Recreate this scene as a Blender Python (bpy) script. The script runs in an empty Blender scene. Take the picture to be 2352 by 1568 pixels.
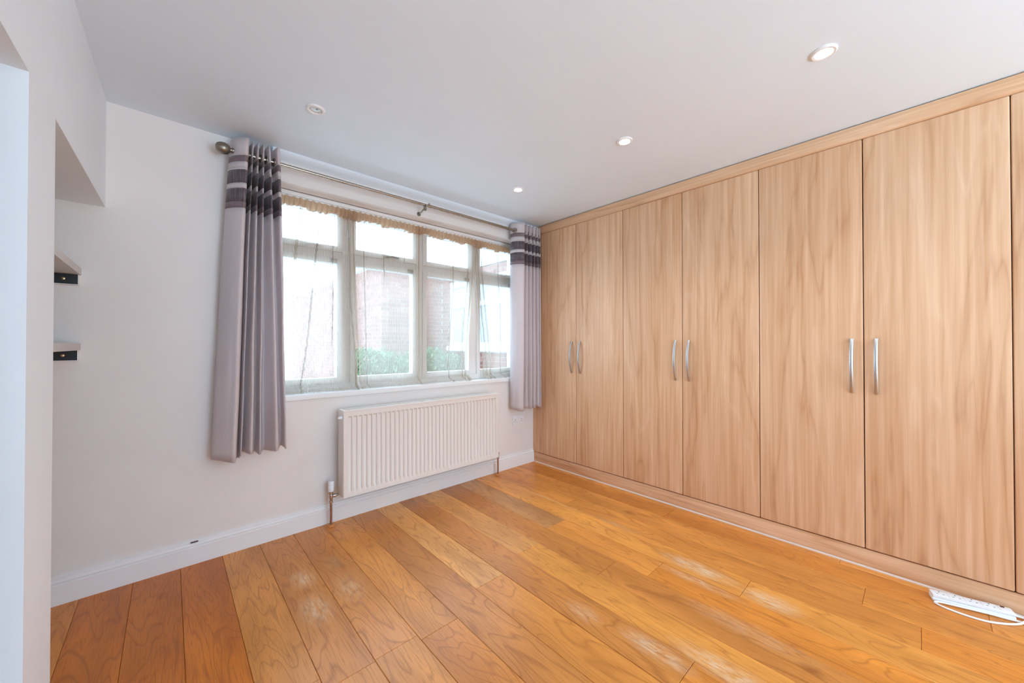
import bpy, bmesh, math, random
from mathutils import Vector, Matrix, noise
random.seed(7)
PI = math.pi
S = bpy.context.scene
C = S.collection

# ------------------------------------------------------------------ camera
cam_d = bpy.data.cameras.new('camera'); cam = bpy.data.objects.new('camera', cam_d); C.objects.link(cam)
cam_d.sensor_width = 36.0
cam_d.lens = 857.0 / 2352.0 * 36.0
cam_d.clip_start = 0.02; cam_d.clip_end = 200
CH = 1.19
cam.location = (0, 0, CH)
cam.rotation_euler = (math.radians(90.47), 0, -math.asin(0.676))
S.camera = cam

# ------------------------------------------------------------------ world
w = bpy.data.worlds.new('overcast_sky'); S.world = w; w.use_nodes = True
bg = w.node_tree.nodes['Background']
bg.inputs[0].default_value = (0.60, 0.81, 1.0, 1)
bg.inputs[1].default_value = 6.2
S.view_settings.view_transform = 'Standard'
S.view_settings.look = 'None'
S.view_settings.gamma = 1.0
S.view_settings.use_curve_mapping = False
S.view_settings.exposure = 0.60
S.cycles.max_bounces = 12
S.cycles.diffuse_bounces = 7
S.cycles.transparent_max_bounces = 32
S.cycles.caustics_reflective = False
S.cycles.caustics_refractive = False
S.cycles.use_denoising = True

def portal(name, loc, rot, sx, sy):
    l = bpy.data.lights.new(name, 'AREA'); l.shape = 'RECTANGLE'; l.size = sx; l.size_y = sy
    l.cycles.is_portal = True
    o = bpy.data.objects.new(name, l); o.location = loc; o.rotation_euler = rot; C.objects.link(o); return o
portal('sky_portal_window', (1.515, 2.93, 1.54), (-PI/2, 0, 0), 2.30, 1.36)
portal('sky_portal_fill_door', (1.45, -3.95, 1.1), (PI/2, 0, 0), 1.5, 2.2)  # samples sky through the added doors behind the camera

# added fill light, unseen behind the camera, aimed up at the ceiling
fl_d = bpy.data.lights.new('ceiling_fill', 'AREA'); fl_d.shape = 'DISK'; fl_d.size = 1.2; fl_d.energy = 84; fl_d.color = (.60,.82,1.0)
fl_o = bpy.data.objects.new('ceiling_fill', fl_d); fl_o.location = (1.3, -2.75, .7); fl_o.rotation_euler = (PI, 0, 0); C.objects.link(fl_o)

# ------------------------------------------------------------------ helpers
def col(r, g, b):
    f = lambda c: (c/255.0/12.92) if c/255.0 <= 0.04045 else ((c/255.0+0.055)/1.055)**2.4
    return (f(r), f(g), f(b), 1.0)

class MB:
    def __init__(s): s.v = []; s.f = []; s.m = []
    def add(s, vs, fs, mi=0):
        b = len(s.v); s.v += [tuple(v) for v in vs]; s.f += [tuple(b+i for i in f) for f in fs]; s.m += [mi]*len(fs)
    def box(s, x0, x1, y0, y1, z0, z1, mi=0):
        s.add([(x0,y0,z0),(x1,y0,z0),(x1,y1,z0),(x0,y1,z0),(x0,y0,z1),(x1,y0,z1),(x1,y1,z1),(x0,y1,z1)],
              [(0,3,2,1),(4,5,6,7),(0,1,5,4),(1,2,6,5),(2,3,7,6),(3,0,4,7)], mi)
    def prism(s, poly, z0, z1, mi=0):
        n = len(poly)
        s.add([(x,y,z0) for x,y in poly]+[(x,y,z1) for x,y in poly],
              [tuple(range(n-1,-1,-1)), tuple(range(n,2*n))]+[(i,(i+1)%n,n+(i+1)%n,n+i) for i in range(n)], mi)
    def extrude_x(s, prof, x0, x1, mi=0):      # prof = (y, z) list
        n = len(prof)
        s.add([(x0,y,z) for y,z in prof]+[(x1,y,z) for y,z in prof],
              [tuple(range(n)), tuple(range(2*n-1,n-1,-1))]+[(i,n+i,n+(i+1)%n,(i+1)%n) for i in range(n)], mi)
    def extrude_y(s, prof, y0, y1, mi=0):      # prof = (x, z) list
        n = len(prof)
        s.add([(x,y0,z) for x,z in prof]+[(x,y1,z) for x,z in prof],
              [tuple(range(n-1,-1,-1)), tuple(range(n,2*n))]+[(i,(i+1)%n,n+(i+1)%n,n+i) for i in range(n)], mi)
    def lathe(s, prof, c, axis='z', seg=24, mi=0, caps=True):   # prof = (r, h)
        vs = []; fs = []; n = len(prof)
        for k in range(seg):
            a = 2*PI*k/seg
            for r, h in prof:
                p = (r*math.cos(a), r*math.sin(a), h)
                if axis == 'x': p = (p[2], p[0], p[1])
                if axis == 'y': p = (p[1], p[2], p[0])
                vs.append((c[0]+p[0], c[1]+p[1], c[2]+p[2]))
        for k in range(seg):
            q = (k+1) % seg
            for i in range(n-1): fs.append((k*n+i, q*n+i, q*n+i+1, k*n+i+1))
        if caps: fs.append(tuple(k*n for k in range(seg-1,-1,-1))); fs.append(tuple(k*n+n-1 for k in range(seg)))
        s.add(vs, fs, mi)
    def tube(s, pts, r, seg=12, mi=0, flat=1.0, up=None):
        pts = [Vector(p) for p in pts]; n = len(pts); vs = []; fs = []
        u = None
        for i, p in enumerate(pts):
            t = (pts[min(i+1,n-1)]-pts[max(i-1,0)]).normalized()
            if u is None:
                ref = Vector(up) if up else (Vector((0,0,1)) if abs(t.z) < .9 else Vector((1,0,0)))
                u = (ref - t*ref.dot(t)).normalized()
            else: u = (u - t*u.dot(t)).normalized()
            v = t.cross(u); rr = r[i] if isinstance(r,(list,tuple)) else r
            for k in range(seg):
                a = 2*PI*k/seg
                vs.append(p + u*math.cos(a)*rr*flat + v*math.sin(a)*rr)
        for i in range(n-1):
            for k in range(seg): fs.append((i*seg+k, i*seg+(k+1)%seg, (i+1)*seg+(k+1)%seg, (i+1)*seg+k))
        fs.append(tuple(range(seg-1,-1,-1))); fs.append(tuple((n-1)*seg+k for k in range(seg)))
        s.add(vs, fs, mi)
    def build(s, name, mats, parent=None, smooth=False, bevel=0, bseg=2, fixn=True):
        me = bpy.data.meshes.new(name); me.from_pydata(s.v, [], s.f)
        if not isinstance(mats,(list,tuple)): mats = [mats]
        for m in mats: me.materials.append(m)
        me.polygons.foreach_set('material_index', s.m)
        bm = bmesh.new(); bm.from_mesh(me)
        if fixn: bmesh.ops.recalc_face_normals(bm, faces=bm.faces)
        if bevel > 0:
            es = [e for e in bm.edges if len(e.link_faces) == 2 and e.calc_face_angle(0) > 0.6]
            bmesh.ops.bevel(bm, geom=es, offset=bevel, segments=bseg, affect='EDGES', profile=0.6, clamp_overlap=True)
        bm.to_mesh(me); bm.free()
        if smooth or bevel > 0:
            me.polygons.foreach_set('use_smooth', [True]*len(me.polygons))
            me.set_sharp_from_angle(angle=math.radians(35))
        o = bpy.data.objects.new(name, me); C.objects.link(o)
        if parent: o.parent = parent
        return o

def root(name, loc, label, cat, group=None):
    o = bpy.data.objects.new(name, None); C.objects.link(o); o.location = loc; o.empty_display_size = .05
    o['label'] = label; o['category'] = cat
    if group: o['group'] = group
    return o
def put(mb, name, mats, parent, **k):        # mesh authored in world metres, parented to a thing whose base is at its location
    L = parent.location; q = parent
    while q.parent: q = q.parent; L = L + q.location
    mb.v = [(x-L.x, y-L.y, z-L.z) for x,y,z in mb.v]
    return mb.build(name, mats, parent, **k)
def struct(o): o['kind'] = 'structure'; return o

# ------------------------------------------------------------------ materials
def mat(name, c=(.8,.8,.8,1), rough=.5, metal=0., spec=.5, **k):
    m = bpy.data.materials.new(name); m.use_nodes = True
    b = m.node_tree.nodes['Principled BSDF']
    b.inputs['Base Color'].default_value = c; b.inputs['Roughness'].default_value = rough
    b.inputs['Metallic'].default_value = metal; b.inputs['Specular IOR Level'].default_value = spec
    return m
class NT:
    def __init__(s, m): s.t = m.node_tree; s.b = s.t.nodes.get('Principled BSDF'); s.out = s.t.nodes.get('Material Output')
    def n(s, typ, **k):
        x = s.t.nodes.new(typ)
        for a, v in k.items(): setattr(x, a, v)
        return x
    def l(s, a, b): s.t.links.new(a, b)
    def val(s, op, a, b=None, c=None, clamp=False):
        x = s.n('ShaderNodeMath', operation=op, use_clamp=clamp)
        for i, q in enumerate((a, b, c)):
            if q is None: continue
            if isinstance(q, (int, float)): x.inputs[i].default_value = q
            else: s.l(q, x.inputs[i])
        return x.outputs[0]
    def vec(s, op, a, b=None):
        x = s.n('ShaderNodeVectorMath', operation=op)
        for i, q in enumerate((a, b)):
            if q is None: continue
            if isinstance(q, (tuple, list)): x.inputs[i].default_value = q
            else: s.l(q, x.inputs[i])
        return x.outputs['Value'] if op in ('LENGTH','DOT_PRODUCT') else x.outputs[0]
    def noise(s, vec, scale, detail=2., rough=.5, dist=0.):
        x = s.n('ShaderNodeTexNoise'); x.inputs['Scale'].default_value = scale; x.inputs['Detail'].default_value = detail
        x.inputs['Roughness'].default_value = rough; x.inputs['Distortion'].default_value = dist
        s.l(vec, x.inputs['Vector']); return x.outputs['Fac']
    def ramp(s, fac, stops, interp='LINEAR'):
        x = s.n('ShaderNodeValToRGB'); x.color_ramp.interpolation = interp; e = x.color_ramp.elements
        e[0].position = stops[0][0]; e[0].color = stops[0][1]; e[1].position = stops[-1][0]; e[1].color = stops[-1][1]
        for p, c in stops[1:-1]: q = e.new(p); q.color = c
        s.l(fac, x.inputs[0]); return x.outputs[0]
    def mix(s, fac, a, b, blend='MIX'):
        x = s.n('ShaderNodeMix', data_type='RGBA', blend_type=blend)
        for i, q in ((0, fac), (6, a), (7, b)):
            if isinstance(q, (int, float)): x.inputs[i].default_value = q
            elif isinstance(q, (tuple, list)): x.inputs[i].default_value = q
            else: s.l(q, x.inputs[i])
        return x.outputs[2]
    def bump(s, h, strength, dist):
        x = s.n('ShaderNodeBump'); x.inputs['Strength'].default_value = strength; x.inputs['Distance'].default_value = dist
        s.l(h, x.inputs['Height']); s.l(x.outputs[0], s.b.inputs['Normal'])

def paint(name, c, rough=.6, mott=.03):
    m = mat(name, c, rough, spec=.3); t = NT(m)
    g = t.n('ShaderNodeNewGeometry').outputs['Position']
    f = t.noise(g, 1.7, 4, .6)
    c2 = tuple(x*(1-mott) for x in c[:3])+(1,); c1 = tuple(min(1,x*(1+mott)) for x in c[:3])+(1,)
    t.l(t.ramp(f, [(.3,c2),(.7,c1)]), t.b.inputs['Base Color'])
    t.bump(t.noise(g, 140, 3, .5), .05, .002)
    return m
M = {}
M['wall'] = paint('wall_paint', (.83,.785,.75,1), .6)
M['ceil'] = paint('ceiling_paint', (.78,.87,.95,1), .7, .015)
M['wall_daylit'] = paint('daylit_wall_paint', (.87,.92,.96,1), .6, .015)  # wall paint with bluish daylight put into the colour
M['trimw'] = paint('gloss_white_trim', (.86,.85,.84,1), .3, .015)
M['upvc'] = paint('white_upvc', (.82,.81,.79,1), .3, .01)
M['rad'] = paint('radiator_enamel', (.82,.775,.73,1), .35, .01)
M['plastic'] = paint('white_plastic', (.86,.87,.88,1), .3, .01)
M['cable'] = paint('white_cable', (.88,.88,.87,1), .4, .01)
M['bead'] = paint('pale_bead', col(222,204,190), .5, .02)
M['black'] = mat('black_stain', (.012,.012,.015,1), .5)
M['dark'] = mat('dark_slot', (.02,.02,.02,1), .6)
M['red'] = mat('dark_red_switch', (.10,.012,.015,1), .3)
M['shelfw'] = paint('shelf_white', (.66,.65,.63,1), .5, .02)
def metal(name, c, rough):
    m = mat(name, c, rough, 1.0); t = NT(m)
    g = t.n('ShaderNodeNewGeometry').outputs['Position']
    f = t.noise(t.vec('MULTIPLY', g, (60,60,400)), 1.0, 2)
    t.l(t.ramp(f, [(.2,(rough*.7,)*3+(1,)),(.8,(rough*1.3,)*3+(1,))]), t.b.inputs['Roughness']); return m
M['steel'] = metal('brushed_steel', (.56,.56,.56,1), .36)
M['pewter'] = metal('antique_pewter', (.30,.26,.21,1), .38)
M['rod'] = metal('satin_rod_metal', (.40,.36,.31,1), .3)
M['chrome'] = metal('chrome', (.55,.52,.50,1), .18)
M['copper'] = metal('dull_copper', (.42,.27,.21,1), .3)
M['brass'] = metal('brass_screw', (.65,.50,.28,1), .35)
M['collar'] = paint('beech_collar', col(214,140,80), .4, .1)

# light laminate of the wardrobe: contour bands of a stretched noise
def laminate(name, along='z'):
    m = mat(name, (.6,.4,.25,1), .38, spec=.35); t = NT(m)
    g = t.n('ShaderNodeNewGeometry').outputs['Position']
    info = t.n('ShaderNodeObjectInfo')
    off = t.n('ShaderNodeCombineXYZ')
    t.l(t.val('MULTIPLY', info.outputs['Random'], 37.), off.inputs[0]); t.l(t.val('MULTIPLY', info.outputs['Random'], 91.), off.inputs[2])
    p = t.vec('ADD', g, off.outputs[0])
    sc = (5.,5.,.55) if along == 'z' else (5.,.55,6.)
    q = t.vec('MULTIPLY', p, sc)
    n1 = t.noise(q, 1.0, 3.0, .5, .35)
    bands = t.val('FRACT', t.val('MULTIPLY', n1, 9.))
    bands = t.val('PINGPONG', t.val('MULTIPLY', n1, 8.5), 1.0)
    q2 = t.vec('MULTIPLY', p, tuple(a*k for a, k in zip(sc, ((9,9,2) if along == 'z' else (9,2,9)))))
    fine = t.noise(q2, 1.0, 3., .6)
    q3 = t.vec('MULTIPLY', p, tuple(a*.7 for a in sc)); big = t.noise(q3, 1.0, 1.)
    base = t.ramp(big, [(.3, col(210,158,114)), (.5, col(221,174,132)), (.72, col(232,190,150))])
    line = t.ramp(bands, [(0.0, col(176,118,74)), (.10, col(206,152,106)), (.28, col(225,180,138)), (.8, col(228,184,144)), (1.0, col(244,208,172))])
    c = t.mix(.52, base, line)
    c = t.mix(.42, c, t.ramp(fine, [(.35, col(196,148,110)), (.65, col(236,202,168))]), 'MIX')
    t.l(c, t.b.inputs['Base Color'])
    t.l(t.ramp(fine, [(.3,(.34,)*3+(1,)),(.7,(.46,)*3+(1,))]), t.b.inputs['Roughness'])
    return m
M['lam'] = laminate('laminate_upright', 'z')
M['lamh'] = laminate('laminate_lengthwise', 'y')

# oiled oak floor board: tone from the board's own colour, grain along y
def oak():
    m = mat('oak_board', (.4,.2,.08,1), .35, spec=.3); t = NT(m)
    t.b.inputs['Coat Weight'].default_value = .22; t.b.inputs['Coat Roughness'].default_value = .28
    g = t.n('ShaderNodeNewGeometry').outputs['Position']
    info = t.n('ShaderNodeObjectInfo')
    off = t.n('ShaderNodeCombineXYZ')
    t.l(t.val('MULTIPLY', info.outputs['Random'], 53.), off.inputs[0]); t.l(t.val('MULTIPLY', info.outputs['Random'], 17.), off.inputs[1])
    p = t.vec('ADD', g, off.outputs[0])
    n1 = t.noise(t.vec('MULTIPLY', p, (6.5,1.15,1.)), 1.0, 2.2, .45, .5)
    ring = t.val('PINGPONG', t.val('MULTIPLY', n1, 26.), 1.0)
    lines = t.ramp(ring, [(0.0,(0,0,0,1)),(.09,(.35,.35,.35,1)),(.30,(1,1,1,1)),(1.,(1,1,1,1))])
    pore = t.noise(t.vec('MULTIPLY', p, (170.,9.,1.)), 1.0, 3., .65)
    poreL = t.ramp(pore, [(.36,(0,0,0,1)),(.50,(1,1,1,1))])
    big = t.noise(t.vec('MULTIPLY', p, (7.,1.3,1.)), 1.0, 2.)
    tone = info.outputs['Color']
    c = t.mix(1., tone, t.ramp(big, [(.3,(.74,.70,.66,1)),(.55,(.94,.94,.94,1)),(.75,(1.12,1.14,1.16,1))]), 'MULTIPLY')
    c = t.mix(t.val('MULTIPLY', t.val('SUBTRACT', 1., lines), .55), c, t.mix(1., tone, (.50,.40,.32,1), 'MULTIPLY'))
    c = t.mix(t.val('MULTIPLY', t.val('SUBTRACT', 1., poreL), .42), c, t.mix(1., tone, (.52,.42,.34,1), 'MULTIPLY'))
    # knots
    vo = t.n('ShaderNodeTexVoronoi'); vo.inputs['Scale'].default_value = 1.0
    wv = t.vec('ADD', t.vec('MULTIPLY', p, (2.6,1.5,1.)), (0,0,0)); t.l(wv, vo.inputs['Vector'])
    kn = t.ramp(t.val('ADD', vo.outputs['Distance'], t.val('MULTIPLY', t.noise(p, 30, 2), .05)), [(.045,(1,1,1,1)),(.11,(0,0,0,1))])
    c = t.mix(t.val('MULTIPLY', kn, .65), c, t.mix(1., tone, (.30,.20,.14,1), 'MULTIPLY'))
    # pale worn and scuffed patches (fixed places); those near the window also paint in its reflection
    wear_sheen = None
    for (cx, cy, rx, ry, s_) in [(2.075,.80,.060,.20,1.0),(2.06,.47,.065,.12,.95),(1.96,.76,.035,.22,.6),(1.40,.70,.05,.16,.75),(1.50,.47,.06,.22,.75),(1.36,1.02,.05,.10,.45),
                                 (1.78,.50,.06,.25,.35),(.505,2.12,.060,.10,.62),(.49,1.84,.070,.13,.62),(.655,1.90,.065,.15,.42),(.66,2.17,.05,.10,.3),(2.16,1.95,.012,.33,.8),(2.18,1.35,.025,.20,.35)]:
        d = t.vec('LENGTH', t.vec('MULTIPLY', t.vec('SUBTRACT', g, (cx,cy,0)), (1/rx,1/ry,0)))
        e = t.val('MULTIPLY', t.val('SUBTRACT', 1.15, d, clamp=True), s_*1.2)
        wear_sheen = e if wear_sheen is None else t.val('MAXIMUM', wear_sheen, e)
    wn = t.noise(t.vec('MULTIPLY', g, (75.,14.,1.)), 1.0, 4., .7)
    wear_sheen = t.val('MULTIPLY', wear_sheen, t.ramp(wn, [(.38,(.05,)*3+(1,)),(.62,(1,)*3+(1,))]), clamp=True)
    c = t.mix(wear_sheen, c, col(226,196,160))
    t.l(c, t.b.inputs['Base Color'])
    t.l(t.val('ADD', t.val('MULTIPLY', t.ramp(pore, [(.3,(1,1,1,1)),(.7,(0,0,0,1))]), .10), t.val('ADD', .30, t.val('MULTIPLY', wear_sheen, .2))), t.b.inputs['Roughness'])
    h = t.val('ADD', t.val('MULTIPLY', lines, .6), t.val('MULTIPLY', poreL, .4))
    t.bump(h, .45, .0012)
    return m
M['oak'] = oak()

def fabric(name, c1, c2, crush=0.):
    m = mat(name, c1, .42, spec=.35); t = NT(m)
    t.b.inputs['Sheen Weight'].default_value = .35; t.b.inputs['Sheen Roughness'].default_value = .35
    g = t.n('ShaderNodeTexCoord').outputs['Object']
    f = t.noise(t.vec('MULTIPLY', g, (500.,500.,30.) if not crush else (160.,160.,9.)), 1.0, 2.)
    t.l(t.ramp(f, [(.35,c1),(.65,c2)]), t.b.inputs['Base Color'])
    if crush: t.bump(f, crush, .004)
    tr = t.n('ShaderNodeBsdfTranslucent'); tr.inputs[0].default_value = c2
    mx = t.n('ShaderNodeMixShader'); mx.inputs[0].default_value = .30
    t.l(t.b.outputs[0], mx.inputs[1]); t.l(tr.outputs[0], mx.inputs[2]); t.l(mx.outputs[0], t.out.inputs['Surface'])
    return m
M['silk'] = fabric('silver_mauve_satin', col(226,216,217), col(234,225,225))
M['bandd'] = fabric('dark_crushed_band', col(96,84,90), col(142,128,134), .6)
M['bandt'] = fabric('taupe_sheer_band', col(140,122,126), col(158,140,144), .3)

def net(name, lo, hi, c, hem=False):
    m = bpy.data.materials.new(name); m.use_nodes = True; t = NT(m); t.t.nodes.remove(t.b)
    uv = t.n('ShaderNodeUVMap').outputs[0]
    sx = t.n('ShaderNodeSeparateXYZ'); t.l(uv, sx.inputs[0])
    st = t.val('PINGPONG', t.val('MULTIPLY', sx.outputs[0], 1/.0036), 1.0)
    fine = t.noise(t.vec('MULTIPLY', uv, (260.,40.,1.)), 1.0, 2.)
    op = t.val('ADD', t.val('MULTIPLY', t.ramp(st, [(.25,(0,0,0,1)),(.75,(1,1,1,1))]), hi-lo), lo)
    op = t.val('MULTIPLY', op, t.val('ADD', .75, t.val('MULTIPLY', fine, .5)), clamp=True)
    d = t.n('ShaderNodeBsdfDiffuse'); d.inputs[0].default_value = c
    tr = t.n('ShaderNodeBsdfTranslucent'); tr.inputs[0].default_value = c
    tp = t.n('ShaderNodeBsdfTransparent')
    a = t.n('ShaderNodeMixShader'); a.inputs[0].default_value = .55; t.l(d.outputs[0], a.inputs[1]); t.l(tr.outputs[0], a.inputs[2])
    b = t.n('ShaderNodeMixShader'); t.l(op, b.inputs[0]); t.l(tp.outputs[0], b.inputs[1]); t.l(a.outputs[0], b.inputs[2])
    t.l(b.outputs[0], t.out.inputs['Surface'])
    return m
M['net'] = net('striped_net', .30, .62, col(206,195,180))
M['nethead'] = net('gathered_net_heading', .80, 1.0, col(212,178,146))
M['nethem'] = net('net_hem', .55, .85, col(205,190,168))

def glass(name, tint=(.93,.97,1,1)):
    m = bpy.data.materials.new(name); m.use_nodes = True; t = NT(m); t.t.nodes.remove(t.b)
    tp = t.n('ShaderNodeBsdfTransparent'); tp.inputs[0].default_value = tint
    gl = t.n('ShaderNodeBsdfGlossy'); gl.inputs['Roughness'].default_value = .0
    lw = t.n('ShaderNodeLayerWeight'); lw.inputs[0].default_value = .5
    mx = t.n('ShaderNodeMixShader'); t.l(t.val('ADD', .03, t.val('MULTIPLY', t.val('POWER', lw.outputs['Facing'], 5.), .6)), mx.inputs[0]); t.l(tp.outputs[0], mx.inputs[1]); t.l(gl.outputs[0], mx.inputs[2])
    t.l(mx.outputs[0], t.out.inputs['Surface']); return m
M['glass'] = glass('window_glass')
M['farglass'] = mat('far_window_glass', (.35,.42,.46,1), .15, spec=.6)
def brickm():
    m = mat('red_brick', (.5,.3,.25,1), .85, spec=.2); t = NT(m)
    info = t.n('ShaderNodeObjectInfo'); g = t.n('ShaderNodeNewGeometry').outputs['Position']
    r = t.n('ShaderNodeTexWhiteNoise'); t.l(t.vec('FLOOR', t.vec('MULTIPLY', t.vec('ADD', g, (0,0,.15)), (4.44,4.44,13.333))), r.inputs['Vector'])
    c = t.ramp(r.outputs['Value'], [(0,col(112,70,60)),(.5,col(130,84,74)),(1,col(148,102,90))])
    c = t.mix(.25, c, t.ramp(t.noise(g, 25, 3), [(.3,col(100,64,56)),(.7,col(160,122,108))]))
    t.l(c, t.b.inputs['Base Color']); return m
M['brick'] = brickm()
M['mortar'] = paint('mortar', col(182,174,166), .9, .05)
M['paving'] = paint('concrete_paving', col(206,206,204), .9, .08)
M['leaf'] = mat('hedge_leaf', col(86,120,70), .6); 
def leafm():
    t = NT(M['leaf']); g = t.n('ShaderNodeNewGeometry').outputs['Position']
    t.l(t.ramp(t.noise(g, 14, 3), [(.3,col(50,80,50)),(.7,col(104,134,88))]), t.b.inputs['Base Color'])
leafm()
M['fascia'] = paint('grey_fascia', col(205,208,210), .6, .02)
def emis(name, c, s):
    m = bpy.data.materials.new(name); m.use_nodes = True; t = NT(m); t.t.nodes.remove(t.b)
    e = t.n('ShaderNodeEmission'); e.inputs[0].default_value = c; e.inputs[1].default_value = s
    t.l(e.outputs[0], t.out.inputs['Surface']); return m
M['lamp'] = emis('lit_lamp', (1,.93,.82,1), 14)
M['lens'] = mat('unlit_lens', (.62,.66,.68,1), .1, spec=.8)

# ------------------------------------------------------------------ room shell
H = 2.38; WY = 2.68; GY = 2.82
LX = lambda y: -.235 + .0195*(y-2.68)          # plane of the left wall
RX = 3.36; BX = -1.05; FY = -3.6
OX0, OX1, OZ0, OZ1 = .37, 2.66, .86, 2.21      # window opening

mb = MB()
mb.box(BX-.15, OX0, WY, 2.98, -.1, H+.15); mb.box(OX1, RX+.15, WY, 2.98, -.1, H+.15)
mb.box(OX0, OX1, WY, 2.98, -.1, OZ0-.025); mb.box(OX0, OX1, WY, 2.98, OZ1, H+.15)
struct(mb.build('wall_back', M['wall']))
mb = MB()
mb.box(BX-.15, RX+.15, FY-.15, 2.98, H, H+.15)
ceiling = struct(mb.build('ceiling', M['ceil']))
mb = MB(); mb.box(RX, RX+.15, FY, WY, -.1, H); struct(mb.build('wall_right', M['wall']))
mb = MB()
mb.box(BX-.15, .7, FY-.15, FY, -.1, H); mb.box(2.2, RX+.15, FY-.15, FY, -.1, H); mb.box(.7, 2.2, FY-.15, FY, 2.2, H)
struct(mb.build('wall_front', M['wall']))
# left wall: rear skin, pier, deep header over both openings
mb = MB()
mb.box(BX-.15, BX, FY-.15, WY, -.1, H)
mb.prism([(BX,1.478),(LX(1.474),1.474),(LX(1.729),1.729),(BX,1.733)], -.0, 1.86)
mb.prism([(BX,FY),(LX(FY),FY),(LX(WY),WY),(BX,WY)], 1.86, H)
mb.prism([(BX,FY),(LX(FY),FY),(LX(1.2),1.2),(BX,1.2)], -.0, 1.86)  # unseen stub wall, lengthened to shade the pier's near face
struct(mb.build('wall_left', M['wall_daylit']))

# glazed doors added unseen behind the camera to let in fill daylight
mb = MB()
for x in (.7, 1.42, 2.14): mb.box(x, x+.06, FY-.10, FY-.03, 0, 2.2)
mb.box(.7, 2.14, FY-.10, FY-.03, 2.13, 2.2); mb.box(.7, 2.14, FY-.10, FY-.03, 0, .07)
d2 = struct(mb.build('fill_door_1', M['upvc'], bevel=.004))
for x0, x1 in ((.76,1.42),(1.48,2.14)):
    g = MB(); g.box(x0, x1, FY-.07, FY-.065, .07, 2.13); g.build('pane', M['glass'], d2)

# floor: sub-floor slab + individual boards
mb = MB(); mb.box(BX, RX, FY, WY, -.1, -.014)
floor = struct(mb.build('floor', M['dark']))
def plank(x0, x1, y0, y1, tone, dz=0.):
    g = .0005; c = .0013; b = MB(); z = dz
    x0 += g; x1 -= g; y0 += g; y1 -= g
    b.add([(x0,y0,-.014),(x1,y0,-.014),(x1,y1,-.014),(x0,y1,-.014),(x0,y0,z-c),(x1,y0,z-c),(x1,y1,z-c),(x0,y1,z-c),
           (x0+c,y0+c,z),(x1-c,y0+c,z),(x1-c,y1-c,z),(x0+c,y1-c,z)],
          [(0,1,5,4),(1,2,6,5),(2,3,7,6),(3,0,4,7),(4,5,9,8),(5,6,10,9),(6,7,11,10),(7,4,8,11),(8,9,10,11)])
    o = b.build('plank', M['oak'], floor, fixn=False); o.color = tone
    return o
PW = .1765; X0 = .048
T = {'d': (212,120,32), 'o': (230,152,70), 'l': (240,170,92), 'b': (212,138,66), 'g': (210,150,92), 'm': (224,142,58), 'y': (238,162,76)}
def tone(k):
    r = random.uniform(.97, 1.03); c = T[k]; q = col(*[min(255, v*r) for v in c]); return q
cols = {-6: ([.3], 'mo'), -5: ([1.1], 'om'), -4: ([2.0,.1], 'omo'), -3: ([1.0], 'mo'), -2: ([.4], 'dd'), -1: ([2.9], 'db'), 0: ([.3], 'dd'),
        1: ([1.45,-.5], 'oml'), 2: ([1.388,-.4], 'bob'), 3: ([1.395,-.6], 'bom'), 4: ([1.364,-.3], 'omo'), 5: ([.3], 'bo'),
        6: ([1.465,-.3], 'loo'), 7: ([.577,-1.2], 'bmo'), 8: ([1.545,.29,-1.4], 'lyoo'), 9: ([1.13,-.7], 'bbo'), 10: ([1.635,.95,-.9], 'gomo'),
        11: ([.58,-1.3], 'yyo'), 12: ([1.8,.0], 'oom'), 13: ([.183,-1.7], 'oom'), 14: ([1.2,-.2], 'mmo'), 15: ([1.9,.3], 'ooo'), 16: ([1.0], 'oo'), 17: ([.4], 'mo'), 18: ([1.4],'oo')}
for i in range(-6, 19):
    x0 = max(BX, X0+PW*(i-0)); x1 = min(RX, X0+PW*(i+1))
    # column 1 starts at .2245
    if x1-x0 < .01: continue
    js, tk = cols.get(i, ([.5], 'oo'))
    ys = [WY] + js + [FY]
    ys = sorted(set(min(WY, y) for y in ys), reverse=True)
    for k in range(len(ys)-1):
        if ys[k]-ys[k+1] < .02: continue
        dz = {(11,0): .0016, (7,0): .0014}.get((i,k), 0.)
        plank(x0, x1, ys[k+1], ys[k], tone(tk[min(k, len(tk)-1)]), dz)

# skirting boards
def skirt_prof(y, s):       # profile (y, z), projecting to -s
    return [(y,0),(y-.019*s,0),(y-.019*s,.090),(y-.0125*s,.0925),(y-.0125*s,.095),(y-.0155*s,.098),(y-.0165*s,.103),(y-.013*s,.111),(y-.0075*s,.1135),(y-.0075*s,.117),(y-.0095*s,.119),(y-.0085*s,.125),(y,.127)]
mb = MB(); mb.extrude_x(skirt_prof(WY, 1), BX, 2.748)
sk = struct(mb.build('baseboard_back', M['trimw']))
mb = MB(); mb.box(.089, .121, WY-.0165, WY-.008, .1165, .1205); mb.build('paint_chip', mat('bare_red_wood', (.09,.03,.02,1), .7), sk, bevel=.001)
# plaster roll along the ceiling above the window
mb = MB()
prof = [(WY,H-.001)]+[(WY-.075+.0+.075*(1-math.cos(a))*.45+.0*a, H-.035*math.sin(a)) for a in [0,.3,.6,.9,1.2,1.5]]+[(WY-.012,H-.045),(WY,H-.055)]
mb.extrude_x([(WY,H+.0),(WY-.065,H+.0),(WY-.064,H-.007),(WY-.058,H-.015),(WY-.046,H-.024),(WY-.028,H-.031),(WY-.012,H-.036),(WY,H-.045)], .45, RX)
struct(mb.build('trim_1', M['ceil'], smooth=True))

# window sill board
mb = MB(); mb.box(OX0, OX1, WY-.012, GY+.01, .834, .868)
struct(mb.build('trim_2', M['trimw'], bevel=.005, bseg=3))

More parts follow.
